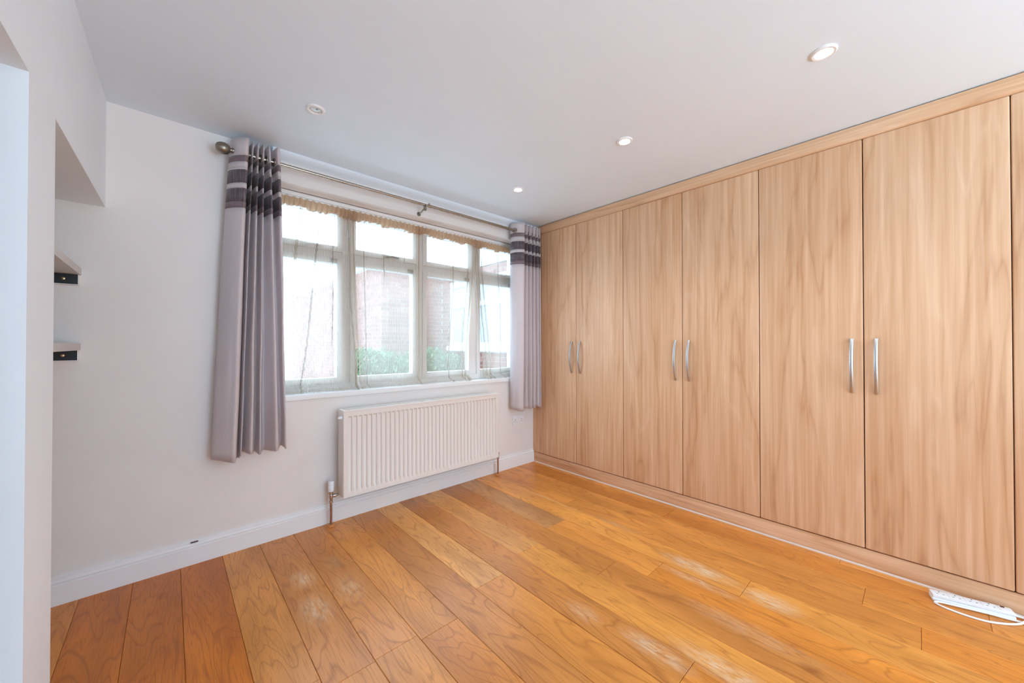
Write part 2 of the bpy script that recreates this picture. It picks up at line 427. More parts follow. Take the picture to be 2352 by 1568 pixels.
# ------------------------------------------------------------------ window
FZ0, FZ1 = .868, OZ1
mb = MB(); fy0, fy1 = GY, GY+.07
mb.box(OX0, OX0+.05, fy0, fy1, FZ0, FZ1); mb.box(OX1-.05, OX1, fy0, fy1, FZ0, FZ1)
mb.box(OX0+.05, OX1-.05, fy0, fy1, FZ1-.055, FZ1); mb.box(OX0+.05, OX1-.05, fy0, fy1, FZ0, FZ0+.05)
win = struct(mb.build('window_1', M['upvc'], bevel=.004))
MX = [.945, 1.535, 2.100]                       # mullion centres
for x in MX:
    q = MB(); q.box(x-.028, x+.028, fy0+.002, fy1, FZ0+.05, FZ1-.055); q.build('mullion', M['upvc'], win, bevel=.004)
edges = [OX0+.05]+[v for x in MX for v in (x-.028, x+.028)]+[OX1-.05]
TZ0, TZ1 = 1.805, 1.855
for k in range(4):
    a, b = edges[2*k], edges[2*k+1]
    q = MB(); q.box(a, b, fy0+.004, fy1, TZ0, TZ1); q.build('transom', M['upvc'], win, bevel=.004)
    for z0, z1, nm in ((FZ0+.05, TZ0, 'casement'), (TZ1, FZ1-.055, 'fanlight')):
        s_ = .038; q = MB()
        q.box(a, a+s_, fy0-.012, fy0+.05, z0, z1); q.box(b-s_, b, fy0-.012, fy0+.05, z0, z1)
        q.box(a+s_, b-s_, fy0-.012, fy0+.05, z0, z0+s_); q.box(a+s_, b-s_, fy0-.012, fy0+.05, z1-s_, z1)
        sash = q.build(nm, M['upvc'], win, bevel=.004)
        q = MB(); q.box(a+s_-.004, b-s_+.004, fy0+.018, fy0+.024, z0+s_-.004, z1-s_+.004); q.build('pane', M['glass'], sash)
        if nm == 'fanlight':
            q = MB(); hx = (a+b)/2
            q.box(hx-.018, hx+.018, fy0-.020, fy0-.011, z0+.008, z0+.030); q.tube([(hx,fy0-.026,z0+.020),(hx+.045,fy0-.032,z0+.022),(hx+.10,fy0-.030,z0+.020)], .0065, 8)
            q.build('handle', M['pewter'] if k == 1 else M['upvc'], sash, bevel=0, smooth=True)
        else:
            q = MB(); q.box(b-.085, b-.040, fy0-.022, fy0-.012, z1-.036, z1-.004); q.build('vent_block', M['pewter'], sash, bevel=.002)
# head bead above the net
mb = MB(); mb.box(OX0, OX1, GY-.030, GY, FZ1-.030, FZ1-.006); mb.box(OX0, OX1, GY-.018, GY, FZ1-.045, FZ1-.030)
struct(mb.build('trim_3', M['upvc'], bevel=.003))

# ------------------------------------------------------------------ net curtains
def smooth01(a): a = max(0, min(1, a)); return a*a*(3-2*a)
def net_panel(tops, bots, label, seed, head_z=2.105, top_z=2.165, ytop=2.785, ybot=2.765, fold_amp=.012, nfold=9, pile=.035, folds=()):
    """tops/bots: (x0,x1) across at heading and at sill; returns the thing"""
    rt = root('net_curtain', ((tops[0]+tops[1])/2, ytop, .87), label, 'net curtain', 'sheer net curtains across the window')
    rnd = random.Random(seed); ph = [rnd.uniform(0, 6.28) for _ in range(6)]
    W = (tops[1]-tops[0])*1.25
    NX = int(W/.0045); zs = []
    z = head_z
    while z > .90: zs.append(z); z -= .022
    def P(s, z, extra=0.):
        w_ = (head_z-z)/(head_z-.88); w_ = max(0, w_)
        e = smooth01(w_)
        warp = .06*math.sin(2*PI*s*1.3+ph[0]) * math.sin(PI*s) * e + .025*math.sin(2*PI*s*3+ph[1]+w_*1.2)*math.sin(PI*s)*e
        s2 = s+warp
        x = (tops[0]+(tops[1]-tops[0])*s)*(1-e) + (bots[0]+(bots[1]-bots[0])*s2)*e
        am = fold_amp*(.35+.9*e)*(.6+.4*math.sin(2*PI*s*2.1+ph[2]))
        g = am*math.sin(2*PI*s*nfold+ph[3]+.8*math.sin(5*s+ph[4])+w_*.7)
        for st, sb, wd, z0_ in folds:               # overlapping pleats that run down at a slant
            if z < z0_: continue
            c = st*(1-w_)+sb*w_+.006*math.sin(9*w_+st*20); q_ = (s2-c)/wd
            if abs(q_) < .5:
                k_ = math.cos(PI*q_)
                x -= .40*wd*(tops[1]-tops[0])*math.sin(2*PI*q_)*k_*1.25; g -= .010*k_*k_*math.cos(2*PI*q_)
        return Vector((x+.005*e*math.sin(7*w_+9*s), (ytop*(1-w_)+ybot*w_)+g, z))
    rows = []; uvl = []
    for z in zs:
        rows.append([P(i/NX, z) for i in range(NX+1)]); uvl.append(z)
    # the bottom lies crumpled on the sill
    last = rows[-1]; nb = 7
    for k in range(1, nb+1):
        a = k/nb; row = []
        for i in range(NX+1):
            s = i/NX; p = last[i]
            lump = noise.noise(Vector((p.x*11+seed, 3.1*a, 0)))*.5+.5; big_ = max(0, noise.noise(Vector((p.x*4.3+seed*2, 1.7, 0))))
            fwd = (-.055*a)*(.5+lump)*(pile/.035)
            zz = .8705 + (.900-.8705)*(1-a) + (.055*big_+.014*lump)*math.sin(PI*a)
            row.append(Vector((p.x+.01*noise.noise(Vector((p.x*20, a*3, seed))), max(p.y+fwd, WY+.004), zz)))
        rows.append(row); uvl.append(.9-.012*k)
    def sheet(rows, ul, i0, i1, name, m, off=0.):
        me = bpy.data.meshes.new(name); L = rt.location
        n = i1-i0+1; vs = [tuple(p-L+Vector((0,off,0))) for r in rows for p in r[i0:i1+1]]
        fs = [(j*n+i, j*n+i+1, (j+1)*n+i+1, (j+1)*n+i) for j in range(len(rows)-1) for i in range(n-1)]
        me.from_pydata(vs, [], fs); me.materials.append(m)
        uv = me.uv_layers.new(name='UVMap')
        for lp in me.loops:
            k = lp.vertex_index; uv.data[lp.index].uv = ((i0+k % n)*.0045, ul[k//n])
        me.polygons.foreach_set('use_smooth', [True]*len(me.polygons))
        o = bpy.data.objects.new(name, me); C.objects.link(o); o.parent = rt; return o
    sheet(rows, uvl, 0, NX, 'net_panel', M['net'])
    sheet(rows, uvl, 0, 2, 'side_hem', M['nethem'], -.0015); sheet(rows, uvl, NX-2, NX, 'side_hem', M['nethem'], -.0015)
    # gathered heading, frilled and wavy along its lower edge
    hr = []; hu = []
    for k in range(9):
        a = k/8; row = []
        for i in range(NX+1):
            s = i/NX; x = tops[0]+(tops[1]-tops[0])*s
            low = head_z-.004+.010*math.sin(x*28+seed)+.006*math.sin(x*61)+.003*math.sin(x*140)
            z = top_z*(1-a)+low*a + (.004*math.sin(x*160) if k == 0 else 0)
            g = (.006+.009*a)*math.sin(2*PI*x/.030+2.6*math.sin(x*13)+a*1.5) * (1. if k else .6)
            y = ytop-.006+g-.010*math.sin(PI*a)
            row.append(Vector((x, y, z)))
        hr.append(row); hu.append(z)
    sheet(hr, hu, 0, NX, 'heading', M['nethead'])
    return rt
net_panel((.40,.985), (.43,1.005), 'sheer net curtain panel nearest the long left curtain, with slanting folds', 3, nfold=4, fold_amp=.014, folds=((.41,.16,.07,0),(.62,.36,.05,0),(.77,.70,.025,1.2),(.93,.97,.05,0)))
net_panel((.975,1.515), (1.02,1.50), 'sheer net curtain panel between the two left window posts, over brick view', 8, nfold=3, fold_amp=.008, folds=((.16,.12,.035,0),(.42,.47,.03,1.7),(.75,.80,.03,1.85)))
net_panel((1.505,2.095), (1.49,1.98), 'sheer net curtain panel third from left, its right edge swept aside over hedge view', 14, nfold=3, fold_amp=.010, pile=.055, folds=((.57,.60,.045,0),(.86,.88,.06,0),(.95,.95,.05,0)))
net_panel((2.085,2.64), (2.16,2.63), 'sheer net curtain panel nearest the short right curtain, crumpled on the sill', 21, nfold=3, fold_amp=.014, pile=.055, folds=((.04,.10,.06,0),(.12,.22,.06,0),(.50,.48,.03,0)))

# ------------------------------------------------------------------ curtains on the rod
def curtain(name, top, bot, z_top, z_bot, label, side):
    """top/bot: control points (x, y); the sheet is split into fabric and sewn bands"""
    rt = root(name, (sum(p[0] for p in top)/len(top), 2.575, z_bot), label, 'curtain', 'long curtains hung from the rod')
    n = len(top); SUB = 8
    def prof(pts):
        out = []
        for i in range(n-1):
            p0 = pts[max(i-1,0)]; p1 = pts[i]; p2 = pts[i+1]; p3 = pts[min(i+2,n-1)]
            for k in range(SUB):
                t = k/SUB; t2 = t*t; t3 = t2*t
                out.append(tuple(.5*((2*p1[d])+(-p0[d]+p2[d])*t+(2*p0[d]-5*p1[d]+4*p2[d]-p3[d])*t2+(-p0[d]+3*p1[d]-3*p2[d]+p3[d])*t3) for d in (0,1)))
        out.append(pts[-1]); return out
    A, B = prof(top), prof(bot)
    lev = [0, .10, .135, .170, .180, .255, .285, .360, .395]
    H_ = z_top-z_bot
    names = ['s','t','s','s','d','s','d','t']
    def row(dz):
        w_ = dz/H_; e = w_**.8; r = []
        for i in range(len(A)):
            s = i/(len(A)-1)
            x = A[i][0]*(1-e)+B[i][0]*e; y = A[i][1]*(1-e)+B[i][1]*e
            x += .0035*noise.noise(Vector((i*.13, dz*2.2, side*7.)))*w_*2; y += .006*noise.noise(Vector((i*.11+9, dz*2.6, side*3.)))*w_
            pinch = .0
            for c in (.175, .27, .36): pinch += math.exp(-((dz-c)/.03)**2)
            y += .004*pinch*(1 if i % 2 else -1)*.3
            z = z_top-dz
            if dz > H_-.03: z += .010*math.sin(s*17+side)*1.0 + side_hem(s)
            r.append((x, y, z))
        return r
    def side_hem(s): return (-.012 if s < .35 else .004) if side == 0 else .004
    segs = [(lev[k], lev[k+1], names[k]) for k in range(8)] + [(lev[8], H_, 's')]
    L = rt.location
    def mesh(items, nm, m):
        vs = []; fs = []; N = len(A)
        for a, b in items:
            ns = max(1, int((b-a)/.04)+1) if b-a < .5 else 36
            base = len(vs)
            for j in range(ns+1):
                for p in row(a+(b-a)*j/ns): vs.append((p[0]-L.x, p[1]-L.y, p[2]-L.z))
            for j in range(ns):
                for i in range(N-1): fs.append((base+j*N+i, base+j*N+i+1, base+(j+1)*N+i+1, base+(j+1)*N+i))
        me = bpy.data.meshes.new(nm); me.from_pydata(vs, [], fs); me.materials.append(m)
        me.polygons.foreach_set('use_smooth', [True]*len(me.polygons))
        o = bpy.data.objects.new(nm, me); C.objects.link(o); o.parent = rt
        md = o.modifiers.new('thickness', 'SOLIDIFY'); md.thickness = .0022; md.offset = 0
        return o
    mesh([(a,b) for a,b,c in segs if c == 's'], 'satin_fabric', M['silk'])
    for a,b,c in segs:
        if c == 'd': mesh([(a,b)], 'dark_band', M['bandd'])
        if c == 't': mesh([(a,b)], 'taupe_band', M['bandt'])
    # eyelets where the rod passes through the folds
    for i in range(len(A)-1):
        if (A[i][1]-2.575)*(A[i+1][1]-2.575) < 0:
            x = (A[i][0]+A[i+1][0])/2; q = MB(); R = .021; pts = []
            dx = A[i+1][0]-A[i][0]; dy = A[i+1][1]-A[i][1]; l = math.hypot(dx,dy); ux, uy = dx/l, dy/l
            for k in range(17):
                a = 2*PI*k/16; pts.append((x+ux*R*math.cos(a), 2.575+uy*R*math.cos(a), 2.268+R*math.sin(a)))
            q.tube(pts, .0035, 6); put(q, 'eyelet', M['pewter'], rt, smooth=True)
    return rt
r_, v_ = 2.528, 2.622
topL = [(.252,2.650),(.249,2.612),(.262,2.572),(.288,2.536),(.320,2.522),(.333,v_),(.343,r_),(.355,v_),(.367,r_),(.379,v_),(.392,r_),(.404,v_),(.419,r_),(.437,v_),(.456,r_),(.474,2.548),(.480,2.62)]
botL = [(.182,2.650),(.169,2.612),(.190,2.572),(.230,2.532),(.268,2.518),(.284,v_),(.294,2.535),(.305,v_),(.336,2.515),(.367,v_),(.383,2.54),(.412,2.632),(.458,2.518),(.494,2.61),(.505,2.545),(.514,2.55),(.518,2.60)]
curtain('curtain', topL, botL, 2.340, .568, 'long silver mauve satin curtain at the left end of the rod with dark crushed bands', 0)
topR = [(2.400,2.640),(2.392,2.600),(2.410,2.555),(2.450,2.522),(2.482,2.528),(2.500,v_),(2.525,r_),(2.550,v_),(2.575,r_),(2.598,v_),(2.622,r_),(2.645,v_),(2.668,r_),(2.688,v_),(2.704,2.540),(2.712,2.56)]
botR = [(2.402,2.645),(2.395,2.600),(2.405,2.560),(2.430,2.522),(2.468,2.530),(2.492,v_),(2.520,r_),(2.552,v_),(2.580,r_),(2.606,v_),(2.632,r_),(2.658,v_),(2.682,r_),(2.702,v_),(2.722,2.540),(2.730,2.56)]
curtain('curtain', topR, botR, 2.345, .570, 'silver mauve satin curtain at the right end of the rod, squeezed beside the wardrobe', 1)

rod = root('curtain_rod', (.22, 2.575, 2.268), 'satin metal telescopic curtain rod with oval end knob above the window', 'curtain rod')
q = MB(); q.tube([(.235,2.575,2.268),(1.49,2.575,2.268)], .0105, 16); put(q, 'rod_tube', M['rod'], rod, smooth=True)
q = MB(); q.tube([(1.482,2.575,2.268),(2.715,2.575,2.268)], .0130, 16); put(q, 'rod_tube', M['rod'], rod, smooth=True)
q = MB(); q.lathe([(.0,-.036),(.010,-.0355),(.020,-.031),(.0275,-.021),(.031,-.008),(.031,.004),(.027,.017),(.019,.026),(.012,.030),(.0115,.036),(.015,.038),(.015,.044),(.011,.046)], (.212,2.575,2.268), 'x', 28); put(q, 'finial', M['pewter'], rod, smooth=True)
for x in (.30, 1.452, 2.66):
    q = MB(); q.tube([(x,WY-.004,2.225),(x,WY-.05,2.232),(x,2.60,2.244),(x,2.578,2.250)], .0055, 8)
    q.lathe([(.016,-.006),(.016,-.001),(.010,.0)], (x,WY,2.225), 'y', 16)
    q.tube([(x,2.597,2.262),(x,2.592,2.252),(x,2.575,2.2475),(x,2.559,2.256),(x,2.557,2.268)], .0045, 8)
    q.box(x-.006, x+.006, 2.565, 2.585, 2.228, 2.250)
    put(q, 'bracket', M['pewter'], rod, smooth=True)
q = MB(); q.lathe([(.0,.0),(.0048,.0),(.0048,.010),(.003,.013)], (1.485,2.575,2.279), 'z', 10); put(q, 'set_screw', M['pewter'], rod, smooth=True)

# ------------------------------------------------------------------ radiator
RXL, RXR, RY0, RY1, RZ0, RZ1 = .836, 2.160, 2.530, 2.632, .190, .755
rad = root('radiator', ((RXL+RXR)/2, (RY0+RY1)/2, RZ0), 'white fluted double panel radiator on the wall below the window', 'radiator')
def flute_sheet(y, d, name):
    N = 38; pitch = (RXR-RXL-.052)/N
    xs = [(RXL+.004, 0)]
    for k in range(N):
        a = RXL+.026+pitch*k
        xs += [(a+pitch*.10,0),(a+pitch*.24,1),(a+pitch*.70,1),(a+pitch*.84,0)]
    xs.append((RXR-.004, 0))
    zs = [(RZ0+.004,0),(RZ0+.034,0),(RZ0+.050,1),(RZ1-.048,1),(RZ1-.036,0),(RZ1-.004,0)]
    q = MB(); n = len(xs)
    q.add([(x, y+d*fx*fz, z) for z, fz in zs for x, fx in xs], [(j*n+i, j*n+i+1, (j+1)*n+i+1, (j+1)*n+i) for j in range(len(zs)-1) for i in range(n-1)])
    return q
q = flute_sheet(RY0, .0105, 'p'); 
o = put(q, 'front_panel', M['rad'], rad, smooth=True, fixn=False)
q = MB()      # frame lip around the panel
q.box(RXL,RXR,RY0-.002,RY0+.010,RZ0,RZ0+.008); q.box(RXL,RXR,RY0-.002,RY0+.010,RZ1-.010,RZ1-.002)
q.box(RXL,RXL+.007,RY0-.002,RY0+.010,RZ0+.008,RZ1-.010); q.box(RXR-.007,RXR,RY0-.002,RY0+.010,RZ0+.008,RZ1-.010)
put(q, 'panel_rim', M['rad'], rad, bevel=.002)
q = MB(); q.box(RXL+.004,RXR-.004,RY0+.0115,RY0+.0145,RZ0+.004,RZ1-.006); put(q, 'water_channel', M['rad'], rad)
q = MB(); q.box(RXL+.010,RXR-.010,RY1-.014,RY1,RZ0,RZ1-.010); put(q, 'rear_panel', M['rad'], rad, bevel=.003)
q = MB()
for k in range(60):
    x = RXL+.03+k*(RXR-RXL-.06)/59; q.box(x-.001,x+.001,RY0+.014,RY1-.014,RZ0+.03,RZ1-.04)
put(q, 'convector_fins', M['rad'], rad)['kind'] = 'stuff'
for x0, x1 in ((RXL-.002,RXL+.002),(RXR-.002,RXR+.002)):
    q = MB(); q.box(x0,x1,RY0+.004,RY1-.004,RZ0+.004,RZ1); put(q, 'side_panel', M['rad'], rad, bevel=.0008)
q = MB()
q.box(RXL,RXR,RY0-.002,RY0+.014,RZ1-.004,RZ1+.003); q.box(RXL,RXR,RY1-.014,RY1,RZ1-.004,RZ1+.003)
q.box(RXL,RXL+.014,RY0+.014,RY1-.014,RZ1-.004,RZ1+.003); q.box(RXR-.014,RXR,RY0+.014,RY1-.014,RZ1-.004,RZ1+.003)
nb = 110
for k in range(nb):
    x = RXL+.02+k*(RXR-RXL-.04)/(nb-1); q.box(x-.0022,x+.0022,RY0+.014,RY1-.014,RZ1-.003,RZ1)
for y in (RY0+.040, RY0+.064): q.box(RXL+.014,RXR-.014,y,y+.004,RZ1-.003,RZ1+.001)
put(q, 'top_grille', M['rad'], rad)
q = MB(); q.lathe([(.011,0),(.011,-.012),(.007,-.014),(.007,-.024),(.0045,-.026)], (RXL-.002,RY0+.028,RZ1-.045), 'x', 14); put(q, 'bleed_valve', M['plastic'], rad, smooth=True)

def valve(x, y, xr, cap, label, dirn):
    rt = root('radiator_valve', (x, y, 0), label, 'radiator valve')
    zc = .196
    if cap:
        q = MB(); q.lathe([(.0135,.226),(.0175,.228),(.0185,.234),(.0185,.262),(.0175,.264),(.0165,.268),(.0165,.290),(.0145,.294),(.0,.294)], (x,y,0), 'z', 28)
        for k in range(20):
            a = 2*PI*k/20; cx, cy = x+.0168*math.cos(a), y+.0168*math.sin(a)
            q.box(cx-.0009,cx+.0009,cy-.0009,cy+.0009,.267,.289)
        put(q, 'thermostat_cap', M['plastic'], rt, smooth=True)
        q = MB(); q.lathe([(.012,.208),(.014,.210),(.014,.224),(.011,.226)], (x,y,0), 'z', 12); put(q, 'cap_nut', M['chrome'], rt)
    else:
        q = MB(); q.lathe([(.0105,.212),(.012,.214),(.012,.240),(.010,.246),(.0,.247)], (x,y,0), 'z', 24); put(q, 'lockshield_cap', M['plastic'], rt, smooth=True)
    q = MB()
    q.lathe([(.0085,.150),(.012,.152),(.012,.166),(.0085,.170),(.0105,.178),(.0125,.188),(.0125,.202),(.0105,.212)], (x,y,0), 'z', 16)
    d = 1 if dirn > 0 else -1
    pr = [(.0085,0),(.0085,.014),(.0125,.015),(.0125,.027),(.008,.029),(.008,abs(xr-x))]
    q.lathe([(r, h*d) for r, h in pr], (x,y,zc), 'x', 14)
    put(q, 'valve_body', M['chrome'], rt, smooth=True)
    q = MB(); q.tube([(x,y,.008),(x+.001,y,.08),(x,y,.155)], .0077, 14); put(q, 'pipe', M['copper'], rt, smooth=True)
    q = MB(); q.lathe([(.0,.0005),(.023,.0005),(.0245,.004),(.022,.010),(.011,.013),(.0,.013)], (x,y,0), 'z', 28); put(q, 'floor_collar', M['collar'], rt, smooth=True)
valve(.785, 2.612, .831, True, 'white capped thermostatic valve on a copper pipe at the left of the radiator', 1)
valve(2.215, 2.605, 2.165, False, 'small white capped valve on a copper pipe at the right of the radiator', -1)

# ------------------------------------------------------------------ double socket
sx, sz = 2.535, .450
so = root('wall_socket', (sx, WY, sz), 'white double wall socket between the radiator and the wardrobe', 'wall socket')
q = MB(); q.box(sx-.073, sx+.073, WY-.010, WY, sz-.043, sz+.043); put(q, 'face_plate', M['plastic'], so, bevel=.003)
for cx in (-.040, .040):
    q = MB()
    q.box(sx+cx-.002, sx+cx+.002, WY-.0108, WY-.009, sz-.004, sz+.008)
    for s_ in (-1,1): q.box(sx+cx+s_*.011-.0032, sx+cx+s_*.011+.0032, WY-.0108, WY-.009, sz-.018, sz-.014)
    put(q, 'pin_holes', M['dark'], so)
for cx in (-.014, .014):
    q = MB(); q.box(sx+cx-.006, sx+cx+.006, WY-.0135, WY-.009, sz+.012, sz+.030); put(q, 'rocker_switch', M['plastic'], so, bevel=.001)
for cx in (-.060, .060):
    q = MB(); q.lathe([(.003,0),(.003,-.0015),(.0,-.0015)], (sx+cx, WY-.0098, sz), 'y', 10); put(q, 'screw', M['steel'], so)

# ------------------------------------------------------------------ wardrobes
DX = 2.740; DW = .4805; DY0 = 2.602; DZ0, DZ1 = .104, 2.296
names_w = ['pale wood effect fitted wardrobe in the corner beside the window curtain', 'pale wood effect fitted wardrobe with two doors, second from the window wall',
           'pale wood effect fitted wardrobe third from the window wall, behind the white extension lead', 'pale wood effect fitted wardrobe furthest from the window, cut off by the photo edge']
for u in range(4):
    y1 = DY0-2*DW*u; y0 = y1-2*DW
    rt = root('wardrobe', (DX+.3, (y0+y1)/2, .0), names_w[u], 'wardrobe', 'fitted wardrobes along the right wall')
    q = MB()
    q.box(DX+.024, RX-.005, y1-.018, y1-.0005, .10, 2.30); q.box(DX+.024, RX-.005, y0+.0005, y0+.018, .10, 2.30)
    q.box(DX+.024, RX-.005, y0+.018, y1-.018, .10, .118); q.box(DX+.024, RX-.005, y0+.018, y1-.018, 2.282, 2.30)
    q.box(RX-.015, RX-.005, y0+.018, y1-.018, .118, 2.282)
    put(q, 'carcass', M['lam'], rt)
    for k in (0,1):
        a1 = y1-DW*k-.0017; a0 = y1-DW*(k+1)+.0017
        q = MB(); q.box(DX, DX+.020, a0, a1, DZ0, DZ1)
        d = put(q, 'door', M['lam'], rt, bevel=.0065, bseg=3)
        hy = (a0+.046) if k == 0 else (a1-.046)
        pts = []
        for j in range(17):
            t_ = j/16; z = .930+.290*t_; pts.append((DX-.003-.032*math.sin(PI*t_)**.8, hy, z))
        q = MB(); q.tube(pts, [.0075 if 0 < j < 16 else .0085 for j in range(17)], 10, flat=.55, up=(1,0,0))
        q.lathe([(.006,0),(.006,-.008)], (DX+.001,hy,.936), 'x', 10); q.lathe([(.006,0),(.006,-.008)], (DX+.001,hy,1.214), 'x', 10)
        L = d.parent.location; q.v = [(x-L.x, y-L.y, z-L.z) for x,y,z in q.v]
        h = q.build('handle', M['steel'], d, smooth=True)
# continuous plinth and cornice, scribe strip at the wall
YE = DY0-8*DW
q = MB(); q.box(DX+.006, DX+.024, YE, WY-.001, .010, .098)
pl = q.build('plinth', M['lamh'], bevel=.002); pl['label'] = 'long pale wood plinth board running under all the wardrobe doors'; pl['category'] = 'plinth'
q = MB(); q.extrude_y([(DX+.001,0),(DX+.012,0),(DX+.012,.010),(DX+.006,.009),(DX+.002,.005)], YE, WY-.018)
bd = q.build('floor_bead', M['bead'], bevel=0); bd['label'] = 'thin white bead along the floor at the foot of the wardrobe plinth'; bd['category'] = 'bead'
q = MB(); q.extrude_y([(DX-.006,DZ1+.004),(DX-.010,DZ1+.010),(DX-.010,H-.006),(DX+.020,H-.006),(DX+.020,DZ1+.001),(DX+.000,DZ1+.001)], YE, WY-.068)
co = q.build('cornice', M['lamh'], bevel=.003); co['label'] = 'long pale wood cornice board running above all the wardrobe doors'; co['category'] = 'cornice'
q = MB(); q.box(DX+.012, DX+.030, DY0+.002, WY-.001, .10, DZ1)
sc_ = q.build('scribe_strip', M['lam'], bevel=.001); sc_['label'] = 'narrow pale wood strip between the corner wardrobe door and the window wall'; sc_['category'] = 'strip'
q = MB(); q.box(DX, RX-.001, YE-.022, YE-.002, .0, H-.006)
ep = q.build('end_panel', M['lam'], bevel=.001); ep['label'] = 'tall pale wood end panel closing the wardrobe run behind the camera'; ep['category'] = 'panel'

# ------------------------------------------------------------------ alcove shelves
def shelf(z0, label):
    rt = root('alcove_shelf', (-.45, 2.2, z0), label, 'shelf')
    q = MB(); q.box(BX+.002, -.310, 1.745, WY-.001, z0, z0+.033); put(q, 'shelf_board', M['shelfw'], rt, bevel=.002)
    q = MB(); q.box(BX+.35, -.318, WY-.026, WY-.001, z0-.046, z0-.0005); b = put(q, 'batten', M['black'], rt)
    q = MB(); q.box(-.3178, -.3155, WY-.026, WY-.001, z0-.046, z0-.0005); put(q, 'batten_end', M['trimw'], rt)
    q = MB(); q.box(-.70, -.3155, WY-.0268, WY-.001, z0-.0485, z0-.0465); put(q, 'batten_edge', M['trimw'], rt)
    q = MB(); q.lathe([(.0,-.0022),(.0035,-.0022),(.0065,-.0005),(.0065,.0)], (-.362, WY-.0262, z0-.023), 'y', 16); put(q, 'screw', M['brass'], rt, smooth=True)
shelf(1.517, 'upper white shelf on a black batten in the left alcove')
shelf(1.163, 'lower white shelf on a black batten in the left alcove, near eye level')

# ------------------------------------------------------------------ ceiling downlights
def downlight(x, y, lit, label, power=11):
    rt = root('downlight', (x, y, H), label, 'ceiling light', 'recessed ceiling downlights')
    q = MB(); R = .044
    vs = []; fs = []; pr = [(R,0),(R-.0005,-.005),(R-.005,-.0085),(R-.013,-.0075),(R-.0165,-.002),(R-.018,.0)]; n = len(pr); sg = 40
    for k in range(sg):
        a = 2*PI*k/sg; vs += [(x+r*math.cos(a), y+r*math.sin(a), H+h) for r, h in pr]
    for k in range(sg): fs += [(k*n+i, ((k+1)%sg)*n+i, ((k+1)%sg)*n+i+1, k*n+i+1) for i in range(n-1)]
    q.add(vs, fs); put(q, 'trim_ring', M['trimw'], rt, smooth=True)
    q = MB(); q.lathe([(.0265,-.0005),(.0262,-.0022),(.0,-.0028)], (x,y,H), 'z', 28); put(q, 'lamp' , M['lamp'] if lit else M['lens'], rt, smooth=True)
    if not lit:
        q = MB(); q.lathe([(.0255,-.0020),(.0255,-.0036),(.0215,-.0036),(.0215,-.0024)], (x,y,H), 'z', 24, caps=False); put(q, 'lamp_retainer', M['shelfw'], rt)
        q = MB(); q.lathe([(.006,-.0028),(.006,-.0034),(.0,-.0034)], (x+.004,y-.006,H), 'z', 16); put(q, 'lamp_core', mat('lamp_core_grey', (.28,.29,.28,1), .3), rt)
    else:
        l = bpy.data.lights.new('downlight_beam', 'SPOT'); l.energy = power; l.color = (1,.98,.95); l.spot_size = math.radians(125); l.spot_blend = .9; l.shadow_soft_size = .025
        lo = bpy.data.objects.new('downlight_beam', l); lo.parent = rt; lo.location = (0,0,-.012); C.objects.link(lo)
downlight(.538, 2.055, False, 'unlit white recessed downlight near the left curtain')
downlight(1.96, 2.068, True, 'lit recessed downlight nearest the window corner, smallest in the photo')
downlight(1.952, 1.154, True, 'lit recessed downlight midway along the row in front of the wardrobes')
downlight(1.955, .254, True, 'lit recessed downlight nearest the camera, largest at upper right')

# ------------------------------------------------------------------ extension lead
ang = math.atan2(.070, -.234)
ex = root('extension_lead', (2.640, -.160, 0), 'white four gang extension lead lying on the floor by the wardrobe plinth', 'extension lead')
# local axes: a = along (far -> near), b = towards the wardrobe
A0 = Vector((2.622, -.036, 0)); A1 = Vector((2.688, -.278, 0)); U = (A1-A0).normalized(); V = Vector((-U.y, U.x, 0)); LEN = (A1-A0).length
if V.x < 0: V = -V
def EP(a, b, z): p = A0+U*a+V*b; return (p.x, p.y, z)
def ebox(a0,a1,b0,b1,z0,z1,name,m,bev=0):
    q = MB(); q.add([EP(a0,b0,z0),EP(a1,b0,z0),EP(a1,b1,z0),EP(a0,b1,z0),EP(a0,b0,z1),EP(a1,b0,z1),EP(a1,b1,z1),EP(a0,b1,z1)],
                   [(0,3,2,1),(4,5,6,7),(0,1,5,4),(1,2,6,5),(2,3,7,6),(3,0,4,7)])
    return put(q, name, m, ex, bevel=bev)
ebox(0,LEN,0,.046,.0,.017,'case_base',M['plastic'],.004)
ebox(.001,LEN-.001,.001,.045,.0175,.032,'case_top',M['plastic'],.004)
for k in range(4):
    a = .030+.051*k
    q = MB()
    for (da,db,la,lb) in ((0,.010,.0018,.0030),(-.010,-.009,.0028,.0016),(.010,-.009,.0028,.0016)):
        c = (a+da, .023+db)
        q.add([EP(c[0]-la,c[1]-lb,.0319),EP(c[0]+la,c[1]-lb,.0319),EP(c[0]+la,c[1]+lb,.0319),EP(c[0]-la,c[1]+lb,.0319),EP(c[0]-la,c[1]-lb,.0324),EP(c[0]+la,c[1]-lb,.0324),EP(c[0]+la,c[1]+lb,.0324),EP(c[0]-la,c[1]+lb,.0324)],
              [(4,5,6,7),(0,1,5,4),(1,2,6,5),(2,3,7,6),(3,0,4,7)])
    put(q, 'pin_holes', M['dark'], ex)
    ebox(a+.0250,a+.0260,.003,.043,.0315,.0323,'joint_line',M['steel'])
ebox(LEN-.034,LEN-.022,.031,.039,.0315,.0345,'neon_switch',M['red'],.0008)
def floorpt(u, v, z=.0045):
    t = (u-1176)/857.; X = .676+.737*t; Y = .737-.676*t; k = (CH-z)/((v-791)/857.); return Vector((X*k, Y*k, z))
